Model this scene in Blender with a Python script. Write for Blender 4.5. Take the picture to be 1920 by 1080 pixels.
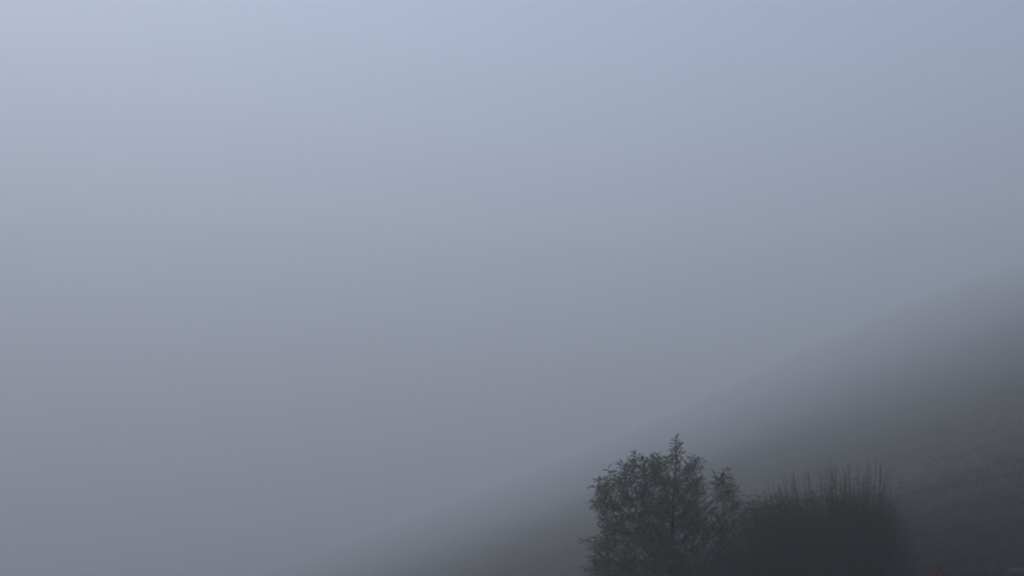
import bpy, math, random
import numpy as np
from mathutils import Vector, Matrix, Euler, noise

for o in list(bpy.data.objects):
    bpy.data.objects.remove(o)
S = bpy.context.scene
C = S.collection
PI = math.pi
R_ = math.radians

# ------------------------------------------------------------------ camera
CAM_Z = 3.1
F_PX = 2059.0                      # focal length in pixels of the 1920 px wide photograph
PITCH = 9.9
cd = bpy.data.cameras.new('camera')
cam = bpy.data.objects.new('camera', cd)
C.objects.link(cam)
cam.location = (0, 0, CAM_Z)
cam.rotation_euler = (R_(90 + PITCH), 0, 0)
cd.sensor_width = 36
cd.lens = 36 * F_PX / 1920
cd.clip_start = 0.1
cd.clip_end = 9000
cd.dof.use_dof = True              # the near bushes are slightly out of focus
cd.dof.focus_distance = 250
cd.dof.aperture_fstop = 1.0
S.camera = cam

# ------------------------------------------------------------------ light
SUN_EL, SUN_AZ = 52.0, -38.0       # azimuth from +Y towards +X
SKY_STRENGTH = 0.1
FOG_DENSITY = 0.0062
world = bpy.data.worlds.new('World')
S.world = world
world.use_nodes = True
wn, wl = world.node_tree.nodes, world.node_tree.links
wn.clear()
sky = wn.new('ShaderNodeTexSky')
sky.sky_type = 'NISHITA'
sky.sun_disc = False
sky.sun_elevation = R_(SUN_EL)
sky.sun_rotation = R_(SUN_AZ)
sky.altitude = 300
sky.air_density = 1.0
sky.dust_density = 2.0
sky.ozone_density = 2.0
hsv = wn.new('ShaderNodeHueSaturation')      # a veiled, overcast sky is paler than a clear one
hsv.inputs['Saturation'].default_value = 1.0
bg = wn.new('ShaderNodeBackground')
bg.inputs['Strength'].default_value = SKY_STRENGTH
wo = wn.new('ShaderNodeOutputWorld')
wl.new(sky.outputs[0], hsv.inputs['Color'])
wl.new(hsv.outputs[0], bg.inputs['Color'])
wl.new(bg.outputs[0], wo.inputs['Surface'])

sd = bpy.data.lights.new('sun', 'SUN')
sd.energy = 0.75
sd.angle = R_(30)
sd.color = (0.97, 0.98, 1.0)
sun = bpy.data.objects.new('sun', sd)
C.objects.link(sun)
a, e = R_(SUN_AZ), R_(SUN_EL)
sdir = Vector((math.sin(a) * math.cos(e), math.cos(a) * math.cos(e), math.sin(e)))
sun.rotation_euler = sdir.to_track_quat('Z', 'Y').to_euler()
sun.location = sdir * 100

S.view_settings.view_transform = 'Standard'
S.view_settings.look = 'None'
S.view_settings.exposure = 1.04
S.view_settings.gamma = 1
S.view_settings.use_curve_mapping = False
S.cycles.volume_bounces = 2
S.cycles.max_bounces = 6
S.cycles.diffuse_bounces = 2

# ------------------------------------------------------------------ helpers
def material(name, c1, c2=None, scale=4.0, rough=0.9, bump=0.0, detail=4.0, trans=0.0):
    m = bpy.data.materials.new(name)
    m.use_nodes = True
    n, l = m.node_tree.nodes, m.node_tree.links
    p = n['Principled BSDF']
    p.inputs['Roughness'].default_value = rough
    p.inputs['Specular IOR Level'].default_value = 0.2
    if c2 is None:
        p.inputs['Base Color'].default_value = (*c1, 1)
    else:
        tc = n.new('ShaderNodeTexCoord')
        nt = n.new('ShaderNodeTexNoise')
        nt.inputs['Scale'].default_value = scale
        nt.inputs['Detail'].default_value = detail
        cr = n.new('ShaderNodeValToRGB')
        cr.color_ramp.elements[0].position = 0.35
        cr.color_ramp.elements[1].position = 0.65
        cr.color_ramp.elements[0].color = (*c1, 1)
        cr.color_ramp.elements[1].color = (*c2, 1)
        l.new(tc.outputs['Object'], nt.inputs['Vector'])
        l.new(nt.outputs['Fac'], cr.inputs['Fac'])
        l.new(cr.outputs['Color'], p.inputs['Base Color'])
        if bump:
            b = n.new('ShaderNodeBump')
            b.inputs['Strength'].default_value = bump
            l.new(nt.outputs['Fac'], b.inputs['Height'])
            l.new(b.outputs['Normal'], p.inputs['Normal'])
    return m

class MB:
    def __init__(self):
        self.v, self.f = [], []
    def add(self, vs, fs):
        k = len(self.v)
        self.v.extend(tuple(v) for v in vs)
        self.f.extend(tuple(i + k for i in f) for f in fs)
    def tube(self, pts, radii, n=5):
        pts = [Vector(p) for p in pts]
        k = len(self.v)
        for i, p in enumerate(pts):
            d = (pts[min(i + 1, len(pts) - 1)] - pts[max(i - 1, 0)]).normalized()
            u = d.orthogonal().normalized()
            w = d.cross(u)
            for j in range(n):
                t = 2 * PI * j / n
                self.v.append(tuple(p + (u * math.cos(t) + w * math.sin(t)) * radii[i]))
        for i in range(len(pts) - 1):
            for j in range(n):
                a_, b_ = k + i * n + j, k + i * n + (j + 1) % n
                self.f.append((a_, b_, b_ + n, a_ + n))
        self.f.append(tuple(k + j for j in range(n))[::-1])
        self.f.append(tuple(k + (len(pts) - 1) * n + j for j in range(n)))
    def box(self, mat, sx, sy, sz, bev=0.0):
        # bevelled along its long edges by chamfering the section
        b = min(bev, sy * .45, sz * .45)
        sec = [(-sy/2+b, -sz/2), (sy/2-b, -sz/2), (sy/2, -sz/2+b), (sy/2, sz/2-b),
               (sy/2-b, sz/2), (-sy/2+b, sz/2), (-sy/2, sz/2-b), (-sy/2, -sz/2+b)] if b > 0 else \
              [(-sy/2, -sz/2), (sy/2, -sz/2), (sy/2, sz/2), (-sy/2, sz/2)]
        n = len(sec)
        vs = [mat @ Vector((x, y, z)) for x in (-sx/2, sx/2) for (y, z) in sec]
        fs = [tuple(range(n))[::-1], tuple(range(n, 2*n))] + [(i, (i+1) % n, n+(i+1) % n, n+i) for i in range(n)]
        self.add(vs, fs)
    def mesh(self, name, m, smooth=False):
        me = bpy.data.meshes.new(name)
        me.from_pydata(self.v, [], self.f)
        me.materials.append(m)
        if smooth:
            me.polygons.foreach_set('use_smooth', [True] * len(me.polygons))
        me.update()
        return me
    def build(self, name, m, parent=None, smooth=False):
        return link(name, self.mesh(name, m, smooth), parent)

def link(name, me, parent=None, mat=None):
    o = bpy.data.objects.new(name, me)
    C.objects.link(o)
    if parent:
        o.parent = parent
    if mat is not None:
        o.matrix_local = mat
    return o

def thing(name, label, cat, loc, rot=(0, 0, 0), group=None):
    o = bpy.data.objects.new(name, None)
    o.empty_display_size = 0.3
    C.objects.link(o)
    o.location = loc
    o.rotation_euler = rot
    o['label'] = label
    o['category'] = cat
    if group:
        o['group'] = group
    return o

TH = R_(PITCH)
def at(px, py, y):
    """world point on the sight line of photograph pixel (px,py) at forward distance y"""
    u, v = (px - 960) / F_PX, (540 - py) / F_PX
    d = Vector((u, math.cos(TH) - v * math.sin(TH), math.sin(TH) + v * math.cos(TH)))
    return Vector((0, 0, CAM_Z)) + d * (y / d.y)

def sstep(a_, b_, x):
    t = min(1, max(0, (x - a_) / (b_ - a_)))
    return t * t * (3 - 2 * t)

# ------------------------------------------------------------------ terrain
def smax(a_, b_, k):
    h = max(0.0, k - abs(a_ - b_)) / k
    return max(a_, b_) + h * h * k * .25
def smin(a_, b_, k):
    return -smax(-a_, -b_, k)

def H(x, y, fine=True):
    near = 0.11 * (x - 3.1)
    near = smin(smax(near, -1.6, 1.5), 2.6, 1.5)
    q = sstep(0.03, 0.46, x / max(y, 20.0))       # the slope runs on straighter and further to the right
    yy = max(y, 25.0)
    far = 3.1 + 0.38 * x + (0.012 * q - 0.014) * yy + (0.038 + 0.024 * q) * yy * math.log(yy / 360.0)
    far -= 2.2e-4 * max(0.0, yy - 470.0) ** 2 * (1 - .25 * q)
    far -= 8.5 * math.exp(-(yy - 25.0) / 21.0)
    far += 0.5 * noise.noise(Vector((x / 70, y / 70, 3.1)))
    far = smin(smax(far, -62, 30), 132, 40)
    d = math.hypot(x, y)
    t = sstep(26, 62, d)
    near += q * (0.055 * max(0.0, d - 29) - 0.09 * max(0.0, d - 50))
    near -= (14 * sstep(30, 110, d) + 60 * sstep(110, 300, d)) * (1 - .8 * q)
    z = smax(near, far, 3.0) if y > 0 else near * (1 - t) + far * t
    if 0 < y < 30:
        z = near * (1 - sstep(0, 30, y)) + z * sstep(0, 30, y)
    if fine:
        z += (0.05 + 0.25 * t) * noise.noise(Vector((x / 4.5, y / 4.5, 0))) * min(1, d / 8)
        z += 0.35 * t * noise.noise(Vector((x / 19, y / 19, 7)))
    return z

def build_ground():
    nr, na = 300, 360
    rs = [0.0] + [1.2 * (1650 / 1.2) ** (i / (nr - 1)) for i in range(nr)]
    vs = [(0, 0, H(0, 0))]
    for r in rs[1:]:
        for k in range(na):
            # more rays inside the view
            t = 2 * PI * k / na
            t = t - 0.8 * math.sin(t) * 1.0 if True else t
            x, y = r * math.sin(t), r * math.cos(t)
            vs.append((x, y, H(x, y)))
    fs = [(0, 1 + (k + 1) % na, 1 + k) for k in range(na)]
    for i in range(len(rs) - 2):
        for k in range(na):
            a_, b_ = 1 + i * na + k, 1 + i * na + (k + 1) % na
            fs.append((a_, b_, b_ + na, a_ + na))
    me = bpy.data.meshes.new('hillside')
    me.from_pydata(vs, [], fs)
    me.polygons.foreach_set('use_smooth', [True] * len(me.polygons))
    me.update()
    m = bpy.data.materials.new('rough_pasture')
    m.use_nodes = True
    n, l = m.node_tree.nodes, m.node_tree.links
    p = n['Principled BSDF']
    p.inputs['Roughness'].default_value = 1.0
    p.inputs['Specular IOR Level'].default_value = 0.1
    tc = n.new('ShaderNodeTexCoord')
    n1 = n.new('ShaderNodeTexNoise'); n1.inputs['Scale'].default_value = 0.07; n1.inputs['Detail'].default_value = 6
    n2 = n.new('ShaderNodeTexNoise'); n2.inputs['Scale'].default_value = 1.1; n2.inputs['Detail'].default_value = 8
    r1 = n.new('ShaderNodeValToRGB')
    r1.color_ramp.elements[0].position = .38; r1.color_ramp.elements[1].position = .64
    r1.color_ramp.elements[0].color = (.020, .022, .008, 1); r1.color_ramp.elements[1].color = (.046, .044, .014, 1)
    r2 = n.new('ShaderNodeValToRGB')
    r2.color_ramp.elements[0].position = .4; r2.color_ramp.elements[1].position = .62
    r2.color_ramp.elements[0].color = (.015, .018, .008, 1); r2.color_ramp.elements[1].color = (.048, .042, .014, 1)
    mx = n.new('ShaderNodeMix'); mx.data_type = 'RGBA'; mx.inputs[0].default_value = .5
    l.new(tc.outputs['Object'], n1.inputs['Vector']); l.new(tc.outputs['Object'], n2.inputs['Vector'])
    l.new(n1.outputs['Fac'], r1.inputs['Fac']); l.new(n2.outputs['Fac'], r2.inputs['Fac'])
    l.new(r1.outputs['Color'], mx.inputs[6]); l.new(r2.outputs['Color'], mx.inputs[7])
    l.new(mx.outputs[2], p.inputs['Base Color'])
    me.materials.append(m)
    o = link('hillside', me)
    o['kind'] = 'structure'
    return o
build_ground()

# ------------------------------------------------------------------ haze
def build_haze():
    mb = MB()
    x0, x1, y0, y1, z0, z1 = -1700, 1700, -1700, 1700, -72, 138
    mb.v = [(x0, y0, z0), (x1, y0, z0), (x1, y1, z0), (x0, y1, z0), (x0, y0, z1), (x1, y0, z1), (x1, y1, z1), (x0, y1, z1)]
    mb.f = [(0, 3, 2, 1), (4, 5, 6, 7), (0, 1, 5, 4), (1, 2, 6, 5), (2, 3, 7, 6), (3, 0, 4, 7)]
    m = bpy.data.materials.new('fog')
    m.use_nodes = True
    n, l = m.node_tree.nodes, m.node_tree.links
    n.clear()
    out = n.new('ShaderNodeOutputMaterial')
    v = n.new('ShaderNodeVolumePrincipled')
    v.inputs['Color'].default_value = (0.86, 0.868, 0.88, 1)
    v.inputs['Density'].default_value = FOG_DENSITY
    v.inputs['Anisotropy'].default_value = 0.3
    l.new(v.outputs[0], out.inputs['Volume'])
    o = mb.build('haze', m)
    o['kind'] = 'stuff'
    o['label'] = 'thick pale blue-grey fog filling the whole valley'
    return o
build_haze()

# ------------------------------------------------------------------ foliage helpers
LEAF_A = material('leaf_green', (.078, .078, .034), (.106, .104, .042), 9.0, .6)
BARK = material('bark', (.028, .024, .020), (.05, .043, .036), 20.0, .95, .4)
SHOOT = material('shoot_bark', (.050, .055, .030), (.085, .080, .045), 12.0, .9)
LEAF_B = material('narrow_leaf_green', (.046, .044, .018), (.066, .064, .026), 9.0, .7)

def leaflet(mb, base, dirv, nrm, L, W):
    """a folded pointed leaflet: 4 triangles, slightly drooping tip"""
    side = dirv.cross(nrm).normalized()
    mid = base + dirv * L * .48 - nrm * L * .05
    tip = base + dirv * L - nrm * L * .16
    a1 = base + dirv * L * .45 + side * W * .5 + nrm * L * .03
    a2 = base + dirv * L * .45 - side * W * .5 + nrm * L * .03
    mb.add([base, a1, tip, a2, mid], [(0, 1, 4), (1, 2, 4), (0, 4, 3), (4, 2, 3)])

def compound_leaf(mb, M, L=.17, pairs=5, rnd=random, droop=.5):
    """pinnate leaf growing along +X of M, arching down"""
    pts = []
    for i in range(pairs * 2 + 2):
        t = i / (pairs * 2 + 1)
        pts.append(Vector((L * t * (1 - .12 * t), 0, L * (.10 * t - droop * t * t))))
    W = [M @ p for p in pts]
    Rm = M.to_3x3()
    sz = Rm @ Vector((0, 0, 1))
    sy = Rm @ Vector((0, 1, 0))
    mb.tube([W[0], W[len(W)//2], W[-1]], [.0022, .0016, .0008], 3)
    for i in range(pairs):
        k = 2 + i * 2
        d = (W[min(k + 1, len(W)-1)] - W[k - 1]).normalized()
        ll = L * .36 * (1 - .25 * abs(i / (pairs - 1) - .4)) * rnd.uniform(.85, 1.12)
        for s in (-1, 1):
            dv = (d * .55 + sy * s * .85 - sz * rnd.uniform(.05, .35)).normalized()
            leaflet(mb, W[k - 1], dv, sz, ll, ll * .44)
    d = (W[-1] - W[-2]).normalized()
    leaflet(mb, W[-1], d, sz, L * .36, L * .13)

def frame(o, x, up=Vector((0, 0, 1))):
    x = x.normalized()
    y = up.cross(x)
    if y.length < 1e-3:
        y = Vector((0, 1, 0))
    y.normalize()
    z = x.cross(y)
    m = Matrix((x, y, z)).transposed().to_4x4()
    m.translation = o
    return m

# ------------------------------------------------------------------ the broad-leaved small tree (pinnate leaves)
def in_poly(x, y, P):
    c = False
    j = len(P) - 1
    for i in range(len(P)):
        if (P[i][1] > y) != (P[j][1] > y) and x < (P[j][0]-P[i][0]) * (y-P[i][1]) / (P[j][1]-P[i][1]) + P[i][0]:
            c = not c
        j = i
    return c

def build_pinnate_tree():
    rnd = random.Random(11)
    D = 25.0
    base = at(1262, 1080, D); base.z = H(base.x, D) - .03
    root = thing('small_tree', 'dark small tree with feathery leaves and one tall leading shoot, left of the twiggy bush', 'tree', base)
    inv = Matrix.Translation(-base)
    px2m = D / F_PX
    # crown in metres from the base: ellipsoid-like body described by its height bands (photo proportions)
    def P(px, py, dy=0.0):
        return at(px, py, D + dy) - base
    zc = lambda py: P(1262, py).z
    outline = [(1104, 1140), (1112, 1090), (1108, 1060), (1112, 1030), (1122, 1005), (1132, 985), (1126, 960), (1116, 945),
               (1114, 925), (1122, 908), (1140, 890), (1160, 892), (1166, 876), (1178, 866), (1196, 862), (1215, 860), (1232, 856),
               (1250, 858), (1262, 864), (1276, 868), (1290, 862), (1306, 866), (1302, 884), (1308, 900), (1326, 916),
               (1342, 908), (1352, 892), (1366, 898), (1376, 922), (1390, 945), (1386, 975), (1392, 1010), (1398, 1060), (1394, 1140), (1360, 1200), (1160, 1200)]
    trunk_top = P(1266, 862)
    wood = MB()
    tp = [Vector((0, 0, 0)), Vector((.02, .03, .5)), Vector((-.03, 0, 1.3)), Vector((.03, .02, 2.2)),
          P(1262, 935), P(1268, 880), P(1266, 838), P(1267, 820)]
    tr = [.085, .07, .055, .04, .026, .014, .007, .004]
    wood.tube(tp, tr, 8)
    limbs = MB()
    def trunk_at(z):
        for i in range(len(tp) - 1):
            if tp[i].z <= z <= tp[i+1].z:
                t = (z - tp[i].z) / (tp[i+1].z - tp[i].z)
                return tp[i].lerp(tp[i+1], t)
        return tp[0] if z < 0 else tp[-1]
    shoots = []       # (tip, direction, n leaves)
    # explicit shoots that make the outline seen in the photo
    edge = [(1267, 822, 0, (0, 1)), (1262, 838, 0, (-.35, .8)), (1274, 836, 0, (.4, .8)), (1262, 852, 0, (-.5, .6)), (1278, 850, 0, (.7, .4)),
            (1190, 850, 0, (-.35, .9)), (1203, 862, 0, (-.2, 1)), (1182, 862, .1, (-.7, .7)), (1232, 852, 0, (.1, 1)), (1222, 858, 0, (-.3, .9)), (1245, 858, 0, (.3, .9)),
            (1140, 880, 0, (-.5, .9)), (1148, 886, 0, (.3, .9)), (1166, 870, 0, (-.4, .9)), (1120, 902, 0, (-.8, .6)), (1112, 912, 0, (-.9, .4)),
            (1108, 950, 0, (-1, .0)), (1116, 934, 0, (-1, .3)), (1124, 972, 0, (-1, -.1)),
            (1300, 856, 0, (.3, .9)), (1312, 860, 0, (.8, .6)), (1290, 860, .1, (.1, 1)), (1314, 868, 0, (1, .1)), (1308, 878, 0, (.9, -.2)),
            (1318, 896, 0, (.9, .3)), (1365, 882, 0, (.2, 1)), (1354, 890, 0, (-.3, .9)), (1342, 894, 0, (-.6, .8)), (1372, 900, 0, (.8, .5)), (1376, 916, 0, (.9, .2)),
            (1336, 906, 0, (-.7, .6)), (1390, 930, 0, (.9, .3)), (1398, 944, .1, (1, .1)),
            (1090, 1012, 0, (-1, .25)), (1104, 1016, 0, (-1, .3)), (1110, 1028, 0, (-1, 0)), (1118, 1008, .1, (-.6, .5)), (1104, 1044, .1, (-1, -.2)),
            (1100, 1066, .1, (-1, .1)), (1128, 990, .1, (-.8, .4))]
    for (px, py, dy, (dx, dz)) in edge:
        shoots.append((P(px, py, dy), Vector((dx, rnd.uniform(-.25, .25), dz)).normalized(), 7 if py > 853 else 10, True))
    tries = 0
    n_in = 0
    while n_in < 1500 and tries < 40000:
        tries += 1
        px, py = rnd.uniform(1095, 1405), rnd.uniform(858, 1200)
        if not in_poly(px, py, outline):
            continue
        # keep it patchy: small openings where whatever is behind shows through
        if noise.noise(Vector((px / 26, py / 22, 2.2))) < -.30 and py < 1010:
            continue
        # depth of the crown at that height
        q = abs(px - 1255) / 150
        hy = (1 - min(1, (930 - py) / 80) * .45) if py < 930 else 1.0
        dep = 1.6 * hy * math.sqrt(max(.05, 1 - q * q * .85))
        dy = rnd.uniform(-dep, dep)
        p = at(px, py, D)
        p = Vector((p.x, D + dy, p.z)) - base
        c = Vector((0, 0, min(p.z * .8, 2.6)))
        d = (p - c).normalized()
        d = (d + Vector((rnd.gauss(0, .35), rnd.gauss(0, .35), rnd.uniform(0, .7)))).normalized()
        shoots.append((p, d, rnd.randint(6, 9), False))
        n_in += 1
    mesh_kinds = []
    for k in range(5):
        mb = MB()
        compound_leaf(mb, Matrix.Identity(4), L=.125 + .010 * k, pairs=5 + k % 2, rnd=rnd, droop=(.25, .45, .6, .35, .5)[k])
        mesh_kinds.append((mb, mb.mesh('leaf', LEAF_A)))
    rest = MB()
    n_leaf = 0
    for si, (p, d, nl, is_edge) in enumerate(shoots):
        L = rnd.uniform(.16, .30)
        s0 = p - d * L
        anchor = trunk_at(max(.35, min(tp[-3].z - .1, p.z - math.hypot(p.x, p.y) * .75 - .15)))
        if (is_edge and si > 4) or si % 9 == 0:
            mid = anchor.lerp(s0, .5) + Vector((rnd.gauss(0, .07), rnd.gauss(0, .07), -rnd.uniform(.02, .16) * (s0 - anchor).length))
            r0 = .005 + .0045 * (s0 - anchor).length
            limbs.tube([anchor, mid, s0, p], [r0, r0 * .6, .004, .002], 4)
        else:
            limbs.tube([s0 - d * .15, s0, p], [.005, .004, .002], 3)
        up = Vector((0, 0, 1))
        ang = rnd.uniform(0, 6.28)
        o1 = d.orthogonal().normalized()
        o2 = d.cross(o1)
        for j in range(nl):
            t = 1 - (j / nl) * .95
            ang += 2.4
            out = (o1 * math.cos(ang) + o2 * math.sin(ang))
            dv = (out * (.95 if j > 1 else .5) + d * (.35 + .4 * t) + up * rnd.uniform(-.05, .25)).normalized()
            M = frame(s0.lerp(p, t), dv)
            M = M @ Matrix.Rotation(rnd.gauss(0, .3), 4, 'X') @ Matrix.Scale(rnd.uniform(.72, 1.1), 4)
            mk = mesh_kinds[rnd.randrange(5)]
            if is_edge and n_leaf < 280:
                link('leaf', mk[1], root, M)
                n_leaf += 1
            else:
                k = len(rest.v)
                rest.v.extend(tuple(M @ Vector(v)) for v in mk[0].v)
                rest.f.extend(tuple(i + k for i in f) for f in mk[0].f)
    wood.build('trunk', BARK, root, True)
    lo = limbs.build('branches', BARK, root)
    lo['kind'] = 'stuff'
    fo = rest.build('foliage', LEAF_A, root)
    fo['kind'] = 'stuff'
    return root
build_pinnate_tree()

# ------------------------------------------------------------------ the twiggy bush
def build_twiggy_bush():
    rnd = random.Random(5)
    D = 23.2
    base = at(1560, 1080, D); base.z = H(base.x, D) - .03
    root = thing('twiggy_bush', 'wide dark bush with upright bare-tipped shoots, right of the feathery small tree', 'bush', base)
    def P(px, py, dy=0.0):
        q = at(px, py, D)
        return Vector((q.x, D + dy, q.z)) - base
    def top(px):
        pts = [(1360, 1090), (1378, 1010), (1392, 965), (1405, 945), (1425, 932), (1450, 928), (1480, 932), (1520, 928), (1560, 918), (1600, 918), (1635, 924),
               (1660, 940), (1678, 962), (1690, 992), (1700, 1030), (1708, 1090)]
        for i in range(len(pts) - 1):
            if pts[i][0] <= px <= pts[i+1][0]:
                t = (px - pts[i][0]) / (pts[i+1][0] - pts[i][0])
                return pts[i][1] * (1 - t) + pts[i+1][1] * t
        return 1090
    def shoot(mb, tip, r, leaves, seg=4, tipbare=0.0, leafL=.045):
        # grows from the stool at the base, leaning out then upright
        b = Vector((tip.x * .35 + rnd.gauss(0, .08), tip.y * .35 + rnd.gauss(0, .08), 0.0))
        c1 = b.lerp(tip, .4); c1.x = b.x + (tip.x - b.x) * .62; c1.y = b.y + (tip.y - b.y) * .62
        c1 += Vector((rnd.gauss(0, .10), rnd.gauss(0, .10), 0))
        pts = []
        for i in range(seg + 1):
            t = i / seg
            p = b * (1-t)**2 + c1 * 2*t*(1-t) + tip * t*t
            if 0 < i < seg:
                p += Vector((rnd.gauss(0, .012), rnd.gauss(0, .012), 0))
            pts.append(p)
        mb.tube(pts, [r * (1 - .72 * i / seg) for i in range(seg + 1)], 3)
        for j in range(leaves):
            t = .38 + (.62 - tipbare) * (j + rnd.random()) / leaves
            i = min(seg - 1, int(t * seg)); u = t * seg - i
            p = pts[i].lerp(pts[i+1], u)
            dv = (pts[i+1] - pts[i]).normalized()
            a_ = rnd.uniform(0, 6.28)
            out = Vector((math.cos(a_), math.sin(a_), 0))
            d = (dv * rnd.uniform(.5, 1.1) + out).normalized()
            n_ = (out.cross(dv)).normalized()
            l = leafL * rnd.uniform(.7, 1.3)
            s = n_ * l * .17
            m_ = p + d * l * .5
            mb.add([p, m_ + s, p + d * l, m_ - s], [(0, 1, 2), (0, 2, 3)])
    # tall separate shoots
    tall = [(1453, 897), (1460, 905), (1466, 882), (1473, 893), (1479, 872), (1487, 903), (1500, 905), (1508, 888), (1515, 882), (1521, 897), (1530, 893), (1538, 884),
            (1545, 890), (1551, 860), (1556, 876), (1563, 880), (1569, 885), (1574, 864), (1580, 874), (1587, 884), (1594, 872), (1599, 882), (1606, 878), (1611, 864),
            (1617, 880), (1623, 873), (1628, 884), (1634, 876), (1640, 868), (1645, 860), (1649, 880), (1655, 872), (1661, 880), (1666, 876), (1670, 893),
            (1446, 915), (1436, 920), (1425, 922), (1415, 926), (1677, 915), (1683, 930), (1493, 890), (1526, 879), (1584, 866), (1604, 868), (1652, 888), (1536, 874), (1560, 869),
            (1637, 863), (1475, 905), (1590, 891), (1615, 871), (1470, 888), (1548, 872), (1577, 879), (1631, 870), (1658, 877), (1642, 875), (1567, 872), (1620, 888)]
    for (px, py) in tall:
        mb = MB()
        jx = rnd.gauss(0, 3.5)
        shoot(mb, P(px + jx, py + rnd.uniform(-2, 3), rnd.uniform(-.8, .6)), .0115, 18, 6, rnd.uniform(0, .12), .05)
        mb.build('shoot', SHOOT, root)
    for i in range(130):
        px = 1440 + 236 * rnd.random() ** .85
        t = top(px)
        mb = MB()
        shoot(mb, P(px + rnd.gauss(0, 5), t - rnd.random() ** 1.3 * 52 * min(1, (px - 1425) / 60), rnd.uniform(-.9, .9)), .0105, 22, 6, rnd.uniform(0, .1), .055)
        mb.build('shoot', SHOOT, root)
    st, fl = MB(), MB()
    n = 0
    while n < 2600:
        px = rnd.uniform(1362, 1706)
        t = top(px)
        py = t + abs(rnd.gauss(0, 30)) - rnd.random() ** 2 * 22
        if rnd.random() < .45:
            py = t + rnd.random() ** .8 * 190
        q = (px - 1540) / 172
        dep = 1.5 * math.sqrt(max(.03, 1 - q * q))
        dy = rnd.uniform(-dep, dep)
        lower = (dy / 1.6) ** 2 * 60
        shoot(st, P(px, py + lower, dy), .006, 0, 4)
        # leaves go into the foliage mesh
        n += 1
        tip = P(px, py + lower, dy)
        for j in range(22):
            t_ = rnd.random() ** 1.6 * .9
            p = tip + Vector((rnd.gauss(0, .05), rnd.gauss(0, .05), -t_ * min(1.6, tip.z * .8)))
            p.x -= tip.x * .18 * t_; p.y -= tip.y * .18 * t_
            a_ = rnd.uniform(0, 6.28)
            d = Vector((math.cos(a_) * .6, math.sin(a_) * .6, rnd.uniform(.3, 1.1))).normalized()
            s = d.orthogonal().normalized() * .010
            l = rnd.uniform(.035, .075)
            fl.add([p, p + d * l * .5 + s, p + d * l, p + d * l * .5 - s], [(0, 1, 2), (0, 2, 3)])
    o = st.build('stems', SHOOT, root); o['kind'] = 'stuff'
    o = fl.build('foliage', LEAF_B, root); o['kind'] = 'stuff'
    return root
build_twiggy_bush()

# ------------------------------------------------------------------ grass
def build_grass():
    rnd = random.Random(8)
    mb = MB()
    n = 0
    while n < 230000:
        # denser close by and on the open slope beside the bush, thinning out up the hill
        if n % 3:
            y = 20 * math.exp(rnd.random() * 1.6)
            x = y * min(rnd.gauss(.46, .16), 1.1)
        else:
            y = 13 * math.exp(rnd.random() * 2.0)
            x = y * rnd.gauss(.22, .35)
            if y > 34 and rnd.random() > sstep(.1, .3, x / y):
                continue
        if rnd.random() > (1 - sstep(24, 104, y)) ** 1.5:
            continue
        n += 1
        d = noise.noise(Vector((x * .8, y * .8, 4)))
        h = (.11 + .16 * max(0, d + .3)) * rnd.uniform(.6, 1.6)
        z = H(x, y) - .01
        a_ = rnd.uniform(0, 6.28)
        h *= 1 - .45 * sstep(30, 80, y)
        w = .006 * (1 + y / 30)
        u = Vector((math.cos(a_), math.sin(a_), 0))
        lean = Vector((rnd.gauss(0, .35), rnd.gauss(0, .35), 1)).normalized()
        b = Vector((x, y, z))
        m_ = b + lean * h * .55
        t = b + lean * h + Vector((lean.x, lean.y, -.3)) * h * .3
        mb.add([b - u * w, b + u * w, m_ + u * w * .6, t, m_ - u * w * .6], [(0, 1, 2, 4), (4, 2, 3)])
    m = material('grass_blade', (.017, .018, .006), (.036, .034, .014), .8, .8)
    o = mb.build('grass', m)
    o['kind'] = 'stuff'
    o['label'] = 'rough dark grass on the slope behind the bushes'
build_grass()

# ------------------------------------------------------------------ garden furniture at the lower right edge
RED = material('faded_red_paint', (.085, .012, .016), (.13, .018, .024), 6, .55)
STEEL = material('dark_steel', (.02, .02, .022), (.035, .033, .035), 15, .5)

def tube_mb(pts, r, n=8):
    mb = MB(); mb.tube(pts, [r] * len(pts), n); return mb

def build_slat_chair():
    D = 21.0
    g = at(1794, 1080, D)
    base = Vector((g.x, D, H(g.x, D)))
    top = at(1750, 1063, D).z - base.z
    t = thing('garden_chair', 'dark red folding garden chair with slatted backrest, tilting, beside the twiggy bush', 'chair',
              base, (R_(-4), R_(-15), R_(38)))
    w = .40
    k = top / .86
    yb = .18
    for i, z in enumerate((.80, .67, .54)):
        mb = MB(); mb.box(Matrix.Translation((0, yb + (z - .45) * .22, z * k)) @ Matrix.Rotation(R_(-12), 4, 'X'), w, .016, .095, .004)
        mb.build('back_slat', RED, t)
    for i in range(6):
        mb = MB(); mb.box(Matrix.Translation((0, -.20 + i * .068, .44 * k)), w, .052, .016, .004)
        mb.build('seat_slat', RED, t)
    for s in (-1, 1):
        x = s * (w / 2 + .012)
        tube_mb([(x, -.24, 0), (x, .17, .50 * k), (x, .275, .87 * k)], .011).build('frame_rail', STEEL, t)
        tube_mb([(x - s * .026, .24, 0), (x - s * .026, -.22, .425 * k)], .011).build('leg', STEEL, t)
        mb = MB(); mb.box(Matrix.Translation((x, 0, .428 * k)), .02, .44, .012, .003); mb.build('seat_rail', STEEL, t)
    tube_mb([(-w/2 + .014, .22, .045), (w/2 - .014, .22, .045)], .008).build('stretcher', STEEL, t)
build_slat_chair()

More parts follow.
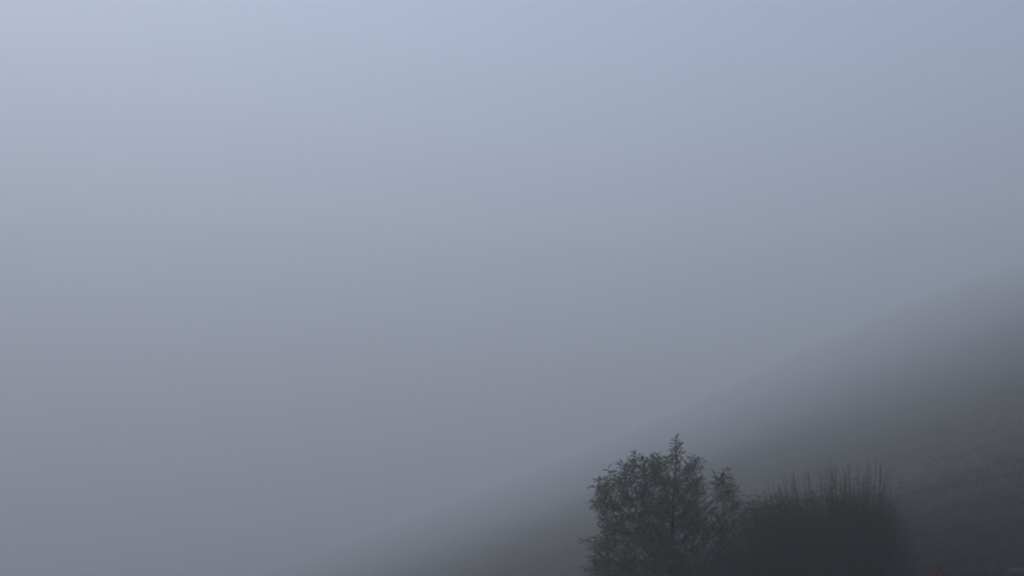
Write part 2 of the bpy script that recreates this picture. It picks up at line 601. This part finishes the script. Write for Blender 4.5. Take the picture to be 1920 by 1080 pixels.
def build_round_chair(px, py, D, RED, label, turn):
    g = at(px, 1080, D)
    base = Vector((g.x, D, H(g.x, D)))
    top = at(px, py, D).z - base.z
    t = thing('garden_chair', label, 'chair',
              base, (0, R_(4), R_(turn)))
    w = .21
    arc = [(w * math.cos(q), .22 + .03 * math.sin(q), top - .20 + .19 * math.sin(q)) for q in [PI * i / 12 for i in range(13)]]
    sp = [(w, .17, .42)] + arc + [(-w, .17, .42)]
    tube_mb(sp, .016, 8).build('back_frame', RED, t)
    for x in (-.12, -.04, .04, .12):
        q = math.acos(x / w)
        tube_mb([(x, .18, .43), (x, .22 + .03 * math.sin(q), top - .20 + .19 * math.sin(q))], .009).build('back_spindle', RED, t)
    mb = MB()
    n = 20
    ring = [(.23 * math.cos(2*PI*i/n), -.02 + .22 * math.sin(2*PI*i/n)) for i in range(n)]
    mb.add([(x * s, y, z) for (s, z) in ((.94, .405), (1, .415), (1, .43), (.93, .44)) for (x, y) in ring],
           [tuple(range(n))[::-1], tuple(range(3*n, 4*n))] + [(r*n+i, r*n+(i+1) % n, (r+1)*n+(i+1) % n, (r+1)*n+i) for r in range(3) for i in range(n)])
    mb.build('seat', RED, t)
    for sx in (-1, 1):
        for sy in (-1, 1):
            mb = MB(); mb.tube([(sx * .15, -.02 + sy * .14, .41), (sx * .21, -.02 + sy * .20, -.02)], [.015, .011], 8)
            mb.build('leg', RED, t)
build_round_chair(1847, 1073.5, 20.6, RED, 'dark red garden chair with rounded top rail, between slatted chair and covered table', -20)
build_round_chair(1886, 1071.5, 19.6, STEEL, 'almost black garden chair with rounded back, close to the left side of the covered table', 65)

def build_covered_table():
    rnd = random.Random(2)
    D = 20.2
    g = at(1928, 1080, D)
    base = Vector((g.x, D, H(g.x, D)))
    top = at(1910, 1067, D).z - base.z
    t = thing('garden_table', 'round garden table under a pale crumpled cover, at the right edge of the photo', 'table', base)
    n = 36
    mb = MB()
    rr = .34
    mb.add([(r * math.cos(2*PI*i/n), r * math.sin(2*PI*i/n), z) for (r, z) in ((rr, top - .075), (rr + .01, top - .06), (rr, top - .045)) for i in range(n)],
           [tuple(range(n))[::-1], tuple(range(2*n, 3*n))] + [(k*n+i, k*n+(i+1) % n, (k+1)*n+(i+1) % n, (k+1)*n+i) for k in range(2) for i in range(n)])
    mb.build('tabletop', STEEL, t)
    for k in range(3):
        a_ = 2 * PI * k / 3 + .4
        mb = MB(); mb.tube([(.08*math.cos(a_), .08*math.sin(a_), top - .075), (.05*math.cos(a_), .05*math.sin(a_), .35), (.30*math.cos(a_), .30*math.sin(a_), -.02)], [.014]*3, 8)
        mb.build('leg', STEEL, t)
    # crumpled cover thrown over the top: a heap with folds and a hanging hem
    cov = MB()
    m_ = 64
    radii = [0, .06, .12, .18, .24, .30, .335, .352, .36, .368, .374]
    zz = [.02, .022, .016, .008, .0, -.012, -.022, -.045, -.09, -.14, -.19]
    vs = [(0, 0, top + .02)]
    for r, z in list(zip(radii, zz))[1:]:
        for i in range(m_):
            q = 2 * PI * i / m_
            f = noise.noise(Vector((math.cos(q) * 3 + r * 6, math.sin(q) * 3, r * 9)))
            f2 = noise.noise(Vector((math.cos(q) * 7, math.sin(q) * 7 + r * 8, 4)))
            hang = max(0, (r - .33) / .04)
            R2 = r + hang * (.016 * math.sin(q * 11 + 1) + .010 * math.sin(q * 17)) + hang * .012
            vs.append((R2 * math.cos(q), R2 * math.sin(q), top + z + .010 * (1 - hang) * f + .012 * f2 * (1 - hang * .6) + (.02 * math.sin(q * 3) * hang if r > .37 else 0)))
    fs = [(0, 1 + i, 1 + (i + 1) % m_) for i in range(m_)]
    for k in range(len(radii) - 2):
        for i in range(m_):
            a_, b_ = 1 + k*m_ + i, 1 + k*m_ + (i+1) % m_
            fs.append((a_, a_ + m_, b_ + m_, b_))
    cov.add(vs, fs)
    c = cov.build('cover', material('plastic_cover', (.010, .010, .013), (.026, .026, .030), 14, .8), t, True)
    so = c.modifiers.new('thickness', 'SOLIDIFY'); so.thickness = .002
build_covered_table()
